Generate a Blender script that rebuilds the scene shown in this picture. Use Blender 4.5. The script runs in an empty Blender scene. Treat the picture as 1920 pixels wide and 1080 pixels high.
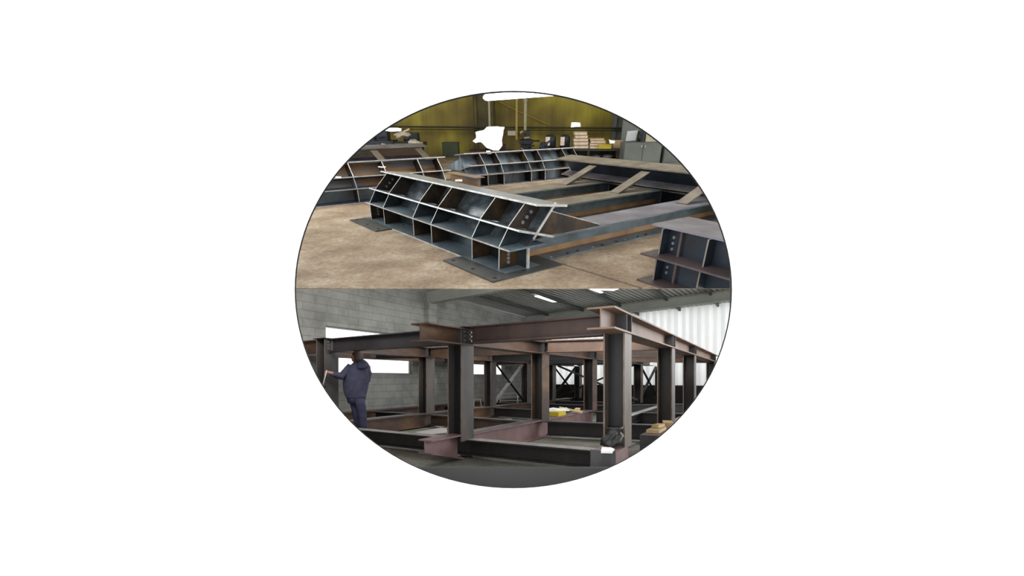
import bpy, bmesh, math, random
from mathutils import Vector, Matrix, noise
random.seed(7)
F = 850.0; PX, PY = 960.0, 709.0      # focal length and principal point in a 1920x1080 frame
CAMZ = 1.3
sc = bpy.context.scene
COL = sc.collection
V = Vector

# ------------------------------------------------------------------ materials
def newmat(name):
    m = bpy.data.materials.new(name); m.use_nodes = True
    nt = m.node_tree; nt.nodes.clear()
    o = nt.nodes.new('ShaderNodeOutputMaterial'); b = nt.nodes.new('ShaderNodeBsdfPrincipled')
    nt.links.new(b.outputs[0], o.inputs[0])
    return m, nt, b
def coord(nt, scale=(1, 1, 1), kind='Object'):
    t = nt.nodes.new('ShaderNodeTexCoord'); mp = nt.nodes.new('ShaderNodeMapping')
    mp.inputs['Scale'].default_value = scale
    nt.links.new(t.outputs[kind], mp.inputs[0]); return mp.outputs[0]
def noisen(nt, co, s, d=5, r=.6):
    n = nt.nodes.new('ShaderNodeTexNoise'); n.inputs['Scale'].default_value = s
    n.inputs['Detail'].default_value = d; n.inputs['Roughness'].default_value = r
    nt.links.new(co, n.inputs['Vector']); return n.outputs[0]
def ramp(nt, fac, stops):
    r = nt.nodes.new('ShaderNodeValToRGB'); e = r.color_ramp.elements
    while len(e) < len(stops): e.new(.5)
    for k, (p, c) in enumerate(stops):
        e[k].position = p; e[k].color = (*c, 1)
    nt.links.new(fac, r.inputs[0]); return r.outputs[0]
def bump(nt, b, h, st=.3, dist=.01):
    n = nt.nodes.new('ShaderNodeBump'); n.inputs['Strength'].default_value = st; n.inputs['Distance'].default_value = dist
    nt.links.new(h, n.inputs['Height']); nt.links.new(n.outputs[0], b.inputs['Normal'])
def mottled(name, stops, s=3, rough=.6, metal=0., scale=(1, 1, 1), bmp=.15, spec=.5):
    m, nt, b = newmat(name); co = coord(nt, scale)
    n = noisen(nt, co, s)
    nt.links.new(ramp(nt, n, stops), b.inputs['Base Color'])
    b.inputs['Roughness'].default_value = rough; b.inputs['Metallic'].default_value = metal
    b.inputs['Specular IOR Level'].default_value = spec
    if bmp: bump(nt, b, noisen(nt, co, s * 9), bmp)
    return m
def plain(name, c, rough=.6, metal=0., var=.12):
    lo = tuple(max(0, x * (1 - var)) for x in c); hi = tuple(x * (1 + var) for x in c)
    return mottled(name, [(.3, lo), (.7, hi)], 6, rough, metal, bmp=.05)
def emit(name, c, s):
    m = bpy.data.materials.new(name); m.use_nodes = True; nt = m.node_tree; nt.nodes.clear()
    o = nt.nodes.new('ShaderNodeOutputMaterial'); e = nt.nodes.new('ShaderNodeEmission')
    e.inputs[0].default_value = (*c, 1); e.inputs[1].default_value = s
    nt.links.new(e.outputs[0], o.inputs[0]); return m
M = {}
M['white_wall'] = mottled('white_paint', [(.3, (.93, .93, .93)), (.7, (.95, .95, .95))], 2, .9, bmp=0)
M['black_rim'] = plain('black_rim', (.004, .004, .004), .8)
M['kerb'] = mottled('grey_kerb', [(.3, (.072, .072, .072)), (.7, (.076, .076, .076))], 2, .95, bmp=0, spec=.1)
# upper shop steel
M['steel_blue'] = mottled('blue_mill_steel', [(.25, (.09, .08, .075)), (.42, (.12, .155, .18)), (.6, (.18, .24, .28)), (.8, (.28, .34, .38))], 1.6, .38, .35, (1, 1, 1.5), .12)
M['steel_dark'] = mottled('dark_rusty_steel', [(.3, (.008, .008, .009)), (.5, (.03, .022, .015)), (.68, (.075, .045, .02)), (.85, (.03, .04, .05))], 3.2, .42, .3, (1, 1, 1), .15)
M['steel_web'] = mottled('blue_sheen_steel', [(.3, (.03, .035, .04)), (.48, (.09, .11, .125)), (.62, (.22, .26, .29)), (.8, (.4, .45, .48))], 1.7, .25, .6, (1, 1, 2), .1)
M['steel_low'] = mottled('deep_teal_steel', [(.3, (.012, .014, .016)), (.5, (.03, .04, .045)), (.65, (.06, .08, .09)), (.8, (.1, .09, .06))], 2, .28, .5, (1, 1, 1.4), .1)
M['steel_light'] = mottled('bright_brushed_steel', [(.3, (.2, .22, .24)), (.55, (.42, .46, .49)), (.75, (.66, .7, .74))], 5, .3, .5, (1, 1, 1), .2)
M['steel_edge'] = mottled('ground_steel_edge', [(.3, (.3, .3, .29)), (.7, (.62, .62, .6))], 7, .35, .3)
M['steel_lilac'] = mottled('violet_grey_flange_steel', [(.3, (.14, .13, .15)), (.55, (.23, .225, .26)), (.75, (.33, .33, .38))], 2, .42, .25)
M['steel_tan'] = mottled('dusty_tan_steel', [(.3, (.1, .085, .065)), (.6, (.19, .165, .13)), (.8, (.27, .245, .2))], 3, .55, .1)
M['orange_streak'] = mottled('orange_rust_steel', [(.3, (.14, .08, .04)), (.45, (.36, .21, .09)), (.55, (.2, .2, .2)), (.75, (.3, .31, .34))], 1.5, .5, .1, (.35, .35, 6))
M['rust_band'] = mottled('rust_band_steel', [(.3, (.25, .13, .06)), (.6, (.42, .25, .12))], 2.2, .5, .1)
M['violet_steel'] = mottled('violet_blue_steel', [(.25, (.03, .022, .045)), (.5, (.07, .07, .13)), (.75, (.15, .17, .25))], 1.8, .4, .3)
M['steel_plate'] = mottled('dull_base_plate', [(.3, (.035, .035, .033)), (.6, (.06, .065, .065)), (.8, (.1, .11, .115))], 3, .5, .2)
M['bolt'] = plain('bolt_steel', (.3, .3, .31), .3, .6)
M['brown_post'] = mottled('dark_ochre_post', [(.35, (.04, .03, .008)), (.65, (.1, .08, .02))], 1.2, .7)
M['steel_pale'] = mottled('pale_blue_steel', [(.36, (.045, .03, .02)), (.46, (.1, .12, .13)), (.6, (.2, .26, .31)), (.8, (.3, .36, .42))], 2.4, .45, .2, (1, 1, .3))
M['steel_navy'] = mottled('dark_navy_steel', [(.3, (.008, .009, .012)), (.55, (.013, .022, .034)), (.8, (.03, .04, .05))], 2.4, .4, .2)
M['steel_brown'] = mottled('brown_dull_steel', [(.3, (.04, .028, .025)), (.6, (.085, .065, .065)), (.8, (.13, .1, .09))], 2.2, .5, .15)
# lower shop steel
M['rust_brown'] = mottled('brown_primed_steel', [(.25, (.03, .024, .022)), (.48, (.075, .048, .038)), (.62, (.14, .08, .045)), (.78, (.2, .12, .07))], 1.5, .5, .1, (.6, .6, 1.6), .1)
M['dark_steel_and_shade'] = mottled('dark_scale_steel_and_shade', [(.3, (.008, .008, .009)), (.6, (.018, .016, .016)), (.8, (.035, .027, .024))], 1.8, .48, .2, (1, 1, .5), .1)
M['rust_pink'] = mottled('pinkish_primed_steel', [(.3, (.15, .088, .088)), (.55, (.24, .155, .155)), (.8, (.33, .22, .2))], 1.8, .6, .05, (1, 1, 1), .1)
M['flange_grey'] = mottled('grey_flange_steel', [(.3, (.045, .045, .047)), (.55, (.085, .085, .09)), (.8, (.16, .155, .15))], 2.6, .45, .2, (1, 1, .4), .1)
M['col_steel'] = mottled('column_steel', [(.3, (.035, .033, .034)), (.5, (.07, .066, .066)), (.68, (.11, .09, .075)), (.82, (.2, .18, .16))], 2.0, .45, .2, (1, 1, .35), .1)
M['col_tan'] = mottled('tan_column_steel', [(.3, (.06, .05, .045)), (.5, (.12, .1, .08)), (.75, (.22, .18, .14))], 2.4, .5, .1, (1, 1, .35), .1)
M['col_edge'] = plain('tan_column_edge', (.17, .125, .09), .5, .1, .4)
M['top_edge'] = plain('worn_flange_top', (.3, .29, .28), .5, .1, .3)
M['rust_front'] = mottled('front_beam_steel', [(.3, (.03, .025, .026)), (.5, (.07, .046, .042)), (.75, (.13, .08, .065))], 1.0, .5, .15, (1, 1, .4), .1)
M['rust_front2'] = mottled('dark_front_beam_steel', [(.3, (.014, .013, .014)), (.6, (.032, .027, .03)), (.8, (.05, .042, .042))], 1.0, .5, .15, (1, 1, .4), .1)
M['rust_copper'] = mottled('copper_rust_steel', [(.3, (.09, .06, .05)), (.5, (.18, .11, .075)), (.7, (.28, .165, .1))], 1.2, .5, .1, (1, 1, .6), .1)
M['wood'] = mottled('raw_pine', [(.3, (.42, .29, .14)), (.7, (.66, .52, .3))], 4, .7, 0, (1, 6, 6))
M['yellow'] = plain('yellow_card', (.5, .38, .02), .5)
M['glowing_white'] = mottled('glowing_white', [(.3, (.9, .9, .9)), (.7, (.99, .99, .99))], 5, .8)
for k in ('glowing_white',):
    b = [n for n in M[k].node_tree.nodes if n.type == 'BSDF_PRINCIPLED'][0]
    b.inputs['Emission Color'].default_value = (1, 1, 1, 1); b.inputs['Emission Strength'].default_value = .25  # faint self-glow keeps these pieces burnt-out white, though none is a lamp
M['black_bag'] = mottled('black_plastic', [(.3, (.006, .006, .007)), (.7, (.02, .02, .022))], 8, .2, 0, bmp=.6)
M['paper'] = plain('white_paper', (.62, .64, .68), .8, 0, .05)
M['cream'] = plain('cream_board', (.55, .5, .38), .7)
M['boxwhite'] = plain('offwhite_carton', (.72, .6, .48), .7, 0, .15)
M['cardboard'] = plain('brown_cardboard', (.42, .3, .17), .8)
M['cabinet'] = mottled('grey_green_cabinet', [(.3, (.11, .125, .115)), (.7, (.17, .19, .175))], 1.2, .5)
M['dark_machine'] = mottled('dark_machine_paint', [(.35, (.006, .008, .014)), (.6, (.02, .028, .045)), (.8, (.05, .06, .07))], 5, .5)
M['brown_dark'] = mottled('dark_brown_paint', [(.35, (.015, .008, .005)), (.7, (.05, .025, .012))], 4, .6)
M['teal'] = plain('dull_teal', (.05, .065, .035), .7)
M['pipe_dark'] = plain('dark_pipe', (.03, .03, .012), .6)
M['pipe_yellow'] = plain('yellow_pipe', (.38, .27, .05), .5)
M['pipe_light'] = plain('light_pipe', (.36, .34, .2), .5)
M['navy'] = mottled('navy_workwear', [(.3, (.028, .03, .06)), (.7, (.06, .065, .11))], 6, .9, bmp=.4)
M['navy2'] = mottled('navy_trousers', [(.3, (.018, .02, .048)), (.7, (.045, .045, .09))], 6, .9, bmp=.4)
M['skin'] = plain('skin', (.38, .2, .14), .6)
M['hair'] = mottled('dark_brown_hair', [(.3, (.015, .01, .008)), (.7, (.05, .03, .02))], 20, .6)
M['boot'] = plain('dark_boot', (.02, .018, .016), .6)
M['beam_grey'] = mottled('grey_green_roof_steel', [(.3, (.25, .265, .235)), (.7, (.33, .345, .31))], 1, .6)
M['purlin'] = plain('dark_purlin', (.04, .045, .04), .6)
M['rail'] = plain('galvanised_rail', (.42, .44, .42), .4, .4)
M['window_frame'] = plain('window_frame_grey', (.3, .31, .3), .6)
M['panelwhite'] = plain('pale_board_and_glare', (.45, .43, .42), .7)
M['lamp'] = emit('fluorescent_tube', (1, .98, .95), 6)
M['skylight'] = emit('bright_skylight', (1, 1, 1), 3.0)

_a, _b = (1.02, 6.05), (1.62, 5.36)     # two points on the joint of the upper floor
_l = math.hypot(_b[0] - _a[0], _b[1] - _a[1]); JOINT = (-(_b[1] - _a[1]) / _l, (_b[0] - _a[0]) / _l, 0)
JOINT = (JOINT[0], JOINT[1], JOINT[0] * _a[0] + JOINT[1] * _a[1] + .025)
def concrete_floor(name, stops, sc1, crack=True):
    m, nt, b = newmat(name); co = coord(nt)
    n1 = noisen(nt, co, sc1, 8, .62)
    c = ramp(nt, n1, stops)
    n2 = noisen(nt, co, 14, 10, .8)
    mx = nt.nodes.new('ShaderNodeMix'); mx.data_type = 'RGBA'; mx.blend_type = 'MULTIPLY'
    mx.inputs[0].default_value = .75
    nt.links.new(c, mx.inputs[6]); nt.links.new(ramp(nt, n2, [(.36, (.38, .35, .3)), (.56, (1, 1, 1))]), mx.inputs[7])
    out = mx.outputs[2]
    if crack:   # saw-cut joints of the slab
        # one saw-cut joint: a dark line along p . n = c, wobbled by noise
        sx = nt.nodes.new('ShaderNodeSeparateXYZ'); nt.links.new(co, sx.inputs[0])
        def mth(op, a, b_):
            q = nt.nodes.new('ShaderNodeMath'); q.operation = op
            for k, x in enumerate((a, b_)):
                if x is None: continue
                if isinstance(x, (int, float)): q.inputs[k].default_value = x
                else: nt.links.new(x, q.inputs[k])
            return q.outputs[0]
        d = mth('ADD', mth('MULTIPLY', sx.outputs[0], JOINT[0]), mth('MULTIPLY', sx.outputs[1], JOINT[1]))
        d = mth('ADD', mth('SUBTRACT', d, JOINT[2]), mth('MULTIPLY', n2, .05))
        d = mth('ABSOLUTE', d, None)
        lin = ramp(nt, mth('MULTIPLY', d, 10), [(.05, (.3, .26, .2)), (.3, (1, 1, 1))])
        m2 = nt.nodes.new('ShaderNodeMix'); m2.data_type = 'RGBA'; m2.blend_type = 'MULTIPLY'; m2.inputs[0].default_value = 1
        nt.links.new(out, m2.inputs[6]); nt.links.new(lin, m2.inputs[7]); out = m2.outputs[2]
    nt.links.new(out, b.inputs['Base Color']); b.inputs['Roughness'].default_value = .75
    bump(nt, b, n2, .4, .02)
    return m
M['floor_up'] = concrete_floor('tan_worn_concrete', [(.3, (.2, .14, .09)), (.5, (.33, .25, .17)), (.7, (.5, .43, .33))], 1.3)
M['floor_low'] = concrete_floor('grey_concrete', [(.3, (.1, .103, .09)), (.5, (.19, .195, .17)), (.72, (.33, .33, .3))], .8, False)
def yellow_wall():
    m, nt, b = newmat('ochre_painted_wall'); co = coord(nt)
    n = noisen(nt, co, .35, 3, .5)
    c1 = ramp(nt, n, [(.38, (.13, .095, .018)), (.5, (.24, .19, .025)), (.62, (.46, .39, .045))])
    n2 = noisen(nt, coord(nt, (3, 1, .25)), 1.2, 4, .6)
    mx = nt.nodes.new('ShaderNodeMix'); mx.data_type = 'RGBA'; mx.blend_type = 'MULTIPLY'; mx.inputs[0].default_value = .7
    nt.links.new(c1, mx.inputs[6]); nt.links.new(ramp(nt, n2, [(.3, (.6, .55, .45)), (.6, (1, 1, 1))]), mx.inputs[7])
    nt.links.new(mx.outputs[2], b.inputs['Base Color']); b.inputs['Roughness'].default_value = .7
    return m
M['yellow_wall'] = yellow_wall()
def block_wall():
    m, nt, b = newmat('grey_block_wall'); co = coord(nt)
    w = nt.nodes.new('ShaderNodeTexBrick'); w.inputs['Scale'].default_value = 1
    w.inputs['Brick Width'].default_value = .75; w.inputs['Row Height'].default_value = .22; w.inputs['Mortar Size'].default_value = .012
    w.inputs['Mortar Smooth'].default_value = .4
    w.inputs['Color1'].default_value = (.25, .255, .24, 1); w.inputs['Color2'].default_value = (.3, .305, .285, 1); w.inputs['Mortar'].default_value = (.19, .195, .18, 1)
    # wall runs along local X, height local Z
    sx = nt.nodes.new('ShaderNodeSeparateXYZ'); cb = nt.nodes.new('ShaderNodeCombineXYZ')
    nt.links.new(co, sx.inputs[0]); nt.links.new(sx.outputs[0], cb.inputs[0]); nt.links.new(sx.outputs[2], cb.inputs[1])
    nt.links.new(cb.outputs[0], w.inputs['Vector'])
    n2 = noisen(nt, co, 1.1, 6, .65)
    mx = nt.nodes.new('ShaderNodeMix'); mx.data_type = 'RGBA'; mx.blend_type = 'MULTIPLY'; mx.inputs[0].default_value = .8
    nt.links.new(w.outputs[0], mx.inputs[6]); nt.links.new(ramp(nt, n2, [(.32, (.5, .5, .49)), (.5, (.85, .85, .84)), (.68, (1.15, 1.15, 1.1))]), mx.inputs[7])
    nt.links.new(mx.outputs[2], b.inputs['Base Color']); b.inputs['Roughness'].default_value = .9
    bump(nt, b, n2, .3, .02)
    return m
M['block'] = block_wall()
def sheet_white():
    m = bpy.data.materials.new('translucent_white_sheet'); m.use_nodes = True; nt = m.node_tree; nt.nodes.clear()
    o = nt.nodes.new('ShaderNodeOutputMaterial'); d = nt.nodes.new('ShaderNodeBsdfDiffuse'); t = nt.nodes.new('ShaderNodeBsdfTranslucent'); mx = nt.nodes.new('ShaderNodeMixShader')
    n = noisen(nt, coord(nt, (1, 1, .1)), 1.5); c = ramp(nt, n, [(.3, (.8, .82, .82)), (.7, (.94, .95, .95))])
    nt.links.new(c, d.inputs[0]); nt.links.new(c, t.inputs[0]); mx.inputs[0].default_value = .4
    nt.links.new(d.outputs[0], mx.inputs[1]); nt.links.new(t.outputs[0], mx.inputs[2]); nt.links.new(mx.outputs[0], o.inputs[0]); return m
M['sheet'] = sheet_white()
def roof_mat():
    m, nt, b = newmat('ribbed_roof_sheet'); co = coord(nt)
    w = nt.nodes.new('ShaderNodeTexWave'); w.inputs['Scale'].default_value = 1.6; w.bands_direction = 'X'
    nt.links.new(co, w.inputs['Vector'])
    nt.links.new(ramp(nt, w.outputs[1], [(.2, (.3, .31, .29)), (.8, (.5, .51, .48))]), b.inputs['Base Color'])
    b.inputs['Roughness'].default_value = .6; bump(nt, b, w.outputs[1], .6, .05); return m
M['roof'] = roof_mat()
def glass():
    m = bpy.data.materials.new('window_glass'); m.use_nodes = True; nt = m.node_tree; nt.nodes.clear()
    o = nt.nodes.new('ShaderNodeOutputMaterial'); a = nt.nodes.new('ShaderNodeBsdfTransparent'); g = nt.nodes.new('ShaderNodeBsdfGlossy'); mx = nt.nodes.new('ShaderNodeMixShader')
    g.inputs['Roughness'].default_value = .1; mx.inputs[0].default_value = .05
    nt.links.new(a.outputs[0], mx.inputs[1]); nt.links.new(g.outputs[0], mx.inputs[2]); nt.links.new(mx.outputs[0], o.inputs[0]); return m
M['glass'] = glass()

# ------------------------------------------------------------------ the two rooms
TH = math.atan((709 - 205) / F); CT, ST = math.cos(TH), math.sin(TH); HU = 1.9
UP = Matrix.Translation((0, 0, CAMZ)) @ Matrix.Rotation(TH, 4, 'X') @ Matrix.Translation((0, 0, -HU))   # raked upper shop: its floor is z = 0
LOW = Matrix.Identity(4)
def ray(px, py):
    a = (px - PX) / F; b = (PY - py) / F
    return V((a, CT + ST * b, -ST + CT * b))
def UL(px, py, z):
    r = ray(px, py); k = (z - HU) / r.z; p = r * k; return V((p.x, p.y, z))
def UD(px, py, yd):
    r = ray(px, py); p = r * (yd / r.y); return V((p.x, p.y, p.z + HU))
def upproj(p):
    x, y, z = p.x, p.y, p.z - HU
    wy = CT * y - ST * z; wz = ST * y + CT * z
    return PX + F * x / wy, PY - F * wz / wy
def LP(px, py, Y): return V(((px - PX) / F * Y, Y, CAMZ + (PY - py) / F * Y))

# ------------------------------------------------------------------ object helpers
BASE = {}
def root(name, label, cat, base=(0, 0, 0), room=LOW, group=None):
    o = bpy.data.objects.new(name, None); COL.objects.link(o); o.empty_display_size = .1
    base = V(base); o.matrix_world = room @ Matrix.Translation(base); BASE[o.name] = base
    o['label'] = label; o['category'] = cat
    if group: o['group'] = group
    return o
def _mesh(name, bm, mat):
    bmesh.ops.recalc_face_normals(bm, faces=bm.faces)
    me = bpy.data.meshes.new(name); bm.to_mesh(me); bm.free()
    for q in (mat if isinstance(mat, (tuple, list)) else (mat,)): me.materials.append(M[q])
    return me
def part(name, bm, mat, parent, smooth=False, label=None):
    base = BASE[parent.name]
    bmesh.ops.translate(bm, verts=bm.verts, vec=-base)
    me = _mesh(name, bm, mat); o = bpy.data.objects.new(name, me); COL.objects.link(o); o.parent = parent
    BASE[o.name] = base
    if smooth: me.polygons.foreach_set('use_smooth', [True] * len(me.polygons))
    if label: o['label'] = label
    return o
def single(name, bm, mat, label, cat, room=LOW, group=None, smooth=False, base=None):
    if base is None:
        lo = V((min(v.co.x for v in bm.verts), min(v.co.y for v in bm.verts), min(v.co.z for v in bm.verts)))
        hi = V((max(v.co.x for v in bm.verts), max(v.co.y for v in bm.verts), 0))
        base = V(((lo.x + hi.x) / 2, (lo.y + hi.y) / 2, lo.z))
    bmesh.ops.translate(bm, verts=bm.verts, vec=-base)
    me = _mesh(name, bm, mat); o = bpy.data.objects.new(name, me); COL.objects.link(o)
    o.matrix_world = room @ Matrix.Translation(base); BASE[o.name] = base
    if smooth: me.polygons.foreach_set('use_smooth', [True] * len(me.polygons))
    o['label'] = label; o['category'] = cat
    if group: o['group'] = group
    return o
def struct(name, bm, mat, room=LOW, origin=None, xdir=None, parent=None):
    me = None
    if origin is None: origin = V((0, 0, 0))
    mw = Matrix.Translation(origin)
    if xdir is not None: mw = mw @ Matrix.Rotation(math.atan2(xdir.y, xdir.x), 4, 'Z')
    bmesh.ops.transform(bm, matrix=mw.inverted(), verts=bm.verts)
    me = _mesh(name, bm, mat); o = bpy.data.objects.new(name, me); COL.objects.link(o)
    if parent is None:
        o.matrix_world = room @ mw; o['kind'] = 'structure'
    else:
        o.parent = parent; o.matrix_parent_inverse = parent.matrix_world.inverted(); o.matrix_world = room @ mw
    return o
def boxv(bm, o, a, b, c):
    o, a, b, c = V(o), V(a), V(b), V(c)
    P = [o, o + a, o + a + b, o + b, o + c, o + a + c, o + a + b + c, o + b + c]
    v = [bm.verts.new(p) for p in P]
    for f in ((0, 3, 2, 1), (4, 5, 6, 7), (0, 1, 5, 4), (1, 2, 6, 5), (2, 3, 7, 6), (3, 0, 4, 7)): bm.faces.new([v[i] for i in f])
    return bm
def box(bm, x0, x1, y0, y1, z0, z1): return boxv(bm, (x0, y0, z0), (x1 - x0, 0, 0), (0, y1 - y0, 0), (0, 0, z1 - z0))
def B(): return bmesh.new()
def prism(bm, pts, ext, side=0, only=None):
    n = len(pts); a = [bm.verts.new(p) for p in pts]; b = [bm.verts.new(V(p) + ext) for p in pts]
    bm.faces.new(a); bm.faces.new(b[::-1])
    for i in range(n):
        f = bm.faces.new((a[i], a[(i + 1) % n], b[(i + 1) % n], b[i]))
        if only is None or i in only: f.material_index = side
def ibeam(bm, p0, p1, h, w, tf=.022, tw=.016, up=V((0, 0, 1)), web=True):
    """I section; p0-p1 is the centre line of the top face"""
    d = (p1 - p0); s = d.cross(up).normalized(); n = s.cross(d).normalized()
    for z0 in (-tf, -h): boxv(bm, p0 - s * w / 2 + n * z0, d, s * w, n * tf)
    boxv(bm, p0 - s * tw / 2 - n * (h - tf), d, s * tw, n * (h - 2 * tf))
    return s, n
def tube(bm, pts, r, seg=8, cap=True):
    rings = []
    for i, p in enumerate(pts):
        d = (pts[min(i + 1, len(pts) - 1)] - pts[max(i - 1, 0)]).normalized()
        a = d.cross(V((0, 0, 1)));  a = a.normalized() if a.length > .05 else V((1, 0, 0))
        b = d.cross(a).normalized(); rr = r[i] if isinstance(r, (list, tuple)) else r
        rings.append([bm.verts.new(p + a * rr * math.cos(t * math.tau / seg) + b * rr * math.sin(t * math.tau / seg)) for t in range(seg)])
    for i in range(len(rings) - 1):
        for t in range(seg): bm.faces.new((rings[i][t], rings[i][(t + 1) % seg], rings[i + 1][(t + 1) % seg], rings[i + 1][t]))
    if cap: bm.faces.new(rings[0][::-1]); bm.faces.new(rings[-1])
    return bm
def loft(bm, rings, seg=16):
    """rings: (centre, ax, ay) with vectors ax, ay"""
    R = [[bm.verts.new(c + ax * math.cos(t * math.tau / seg) + ay * math.sin(t * math.tau / seg)) for t in range(seg)] for c, ax, ay in rings]
    for i in range(len(R) - 1):
        for t in range(seg): bm.faces.new((R[i][t], R[i][(t + 1) % seg], R[i + 1][(t + 1) % seg], R[i + 1][t]))
    bm.faces.new(R[0][::-1]); bm.faces.new(R[-1]); return bm
def bolt(bm, p, n, r=.02, h=.018):
    n = n.normalized(); a = n.orthogonal().normalized(); b = n.cross(a)
    prism(bm, [p + a * r * math.cos(k * math.tau / 6) + b * r * math.sin(k * math.tau / 6) for k in range(6)], n * h)
def crumple(pts, ext, amp=.03, seed=0, cuts=4):
    bm = B(); prism(bm, pts, ext)
    bmesh.ops.triangulate(bm, faces=bm.faces)
    bmesh.ops.subdivide_edges(bm, edges=bm.edges, cuts=cuts, use_grid_fill=True)
    for v in bm.verts:
        v.co += noise.noise_vector(v.co * 6 + V((seed, 0, 0))) * amp
    return bm

# ------------------------------------------------------------------ front wall with the oval opening
WY = 4.55
def clipY(bm, y):
    bmesh.ops.bisect_plane(bm, geom=bm.verts[:] + bm.edges[:] + bm.faces[:], plane_co=V((0, y, 0)), plane_no=V((0, -1, 0)), clear_outer=True); return bm
def front_wall():
    cx, cz = (962.5 - PX) / F * WY, CAMZ + (PY - 543) / F * WY
    rx, rz = 410.0 / F * WY, 372.5 / F * WY
    N = 128; bm = B(); x0, x1, z0, z1 = -7.5, 7.5, -3.2, 7.5
    for yy in (WY, WY + .012):
        inner = []; outer = []
        for k in range(N):
            t = k * math.tau / N; c, s = math.cos(t), math.sin(t)
            inner.append(bm.verts.new((cx + rx * c, yy, cz + rz * s)))
            kx = (x1 - cx) / c if c > 1e-6 else ((x0 - cx) / c if c < -1e-6 else 1e9)
            kz = (z1 - cz) / s if s > 1e-6 else ((z0 - cz) / s if s < -1e-6 else 1e9)
            q = min(kx, kz); outer.append(bm.verts.new((cx + q * c, yy, cz + q * s)))
        for k in range(N): bm.faces.new((inner[k], inner[(k + 1) % N], outer[(k + 1) % N], outer[k]))
    struct('wall_front', bm, 'white_wall')
    bm = B(); rw = .0055
    R = [[bm.verts.new((cx + (rx + a) * math.cos(k * math.tau / N), y, cz + (rz + a) * math.sin(k * math.tau / N))) for k in range(N)] for a, y in ((.0, WY - .002), (.0, WY + .016), (-rw, WY + .016), (-rw, WY - .002))]
    for i in range(4):
        for k in range(N): bm.faces.new((R[i][k], R[i][(k + 1) % N], R[(i + 1) % 4][(k + 1) % N], R[(i + 1) % 4][k]))
    struct('trim_1', bm, 'black_rim')
    # dark kerb across the foot of the opening and the narrow jamb post at its right
    bm = B(); zt = CAMZ - (878 - PY) / F * 5.1
    box(bm, -4.5, 4.0, 5.1, 5.2, 0, zt); struct('trim_2', bm, 'kerb')
    bm = B(); xa = (1370 - PX) / F * 4.64
    box(bm, xa, xa + .12, 4.64, 4.66, 0, 2.6); struct('trim_3', bm, 'kerb')
front_wall()

# ================================================================== UPPER SHOP
def upper_shell():
    bm = B(); y0 = UL(960, 540, 0).y
    box(bm, -15, 15, y0, 24.7, -.012, 0); struct('floor_upper', bm, 'floor_up', UP)
    bm = B(); box(bm, -15, 15, 24.5, 24.7, 0, 7); struct('wall_back', bm, 'yellow_wall', UP)
    bm = B(); box(bm, -15, 15, 8.5, 24.7, 6.2, 6.3); struct('ceiling_upper', bm, 'beam_grey', UP)
    # pillars standing against the back wall
    for k, (a, b, m) in enumerate(((888, 928, 'pipe_dark'), (1150, 1176, 'cabinet'))):
        bm = B(); pa, pb = UD(a, 230, 24.2), UD(b, 230, 24.2)
        box(bm, pa.x, pb.x, 24.1, 24.5, 0, 6.2)
        for q in (.12, .88):
            xx = pa.x + (pb.x - pa.x) * q; box(bm, xx - .05, xx + .05, 24.0, 24.1, 0, 6.2)
        struct('trim_%d' % (4 + k), bm, 'brown_post' if k == 0 else 'cabinet', UP)
upper_shell()

bn = UL(948, 516, 0)
Ldir = V((-.6214, .7835, 0)); Rdir = V((.7835, .6214, 0))
def mapper(O, sd, wd, mirror=None):
    def T(s, w, z):
        if mirror is not None: w = mirror - w
        return O + sd * s + wd * w + V((0, 0, z))
    return T
def plate(bm, T, s0, s1, A, Bp, t):
    (w0, z0), (w1, z1) = A, Bp; l = math.hypot(w1 - w0, z1 - z0); nx, nz = -(z1 - z0) / l * t / 2, (w1 - w0) / l * t / 2
    q = [(w0 + nx, z0 + nz), (w1 + nx, z1 + nz), (w1 - nx, z1 - nz), (w0 - nx, z0 - nz)]
    prism(bm, [T(s0, *p) for p in q], T(s1, 0, 0) - T(s0, 0, 0), 1, (3, 1))
def spoly(bm, T, s, pts, t=.016): prism(bm, [T(s - t / 2, *p) for p in pts], T(t, 0, 0) - T(0, 0, 0), 1)
def s_at(px, T, w, z):
    lo, hi = -1.5, 9
    f0 = upproj(T(lo, w, z))[0] - px
    for _ in range(50):
        m = (lo + hi) / 2; f = upproj(T(m, w, z))[0] - px
        if (f > 0) == (f0 > 0): lo = m
        else: hi = m
    return lo
MID = ((.20, .55), (.83, .386)); TOP = ((.49, .836), (1.05, .768)); W0 = (.385, .31); WM = (.53, .475); WT = (.80, .765)
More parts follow.
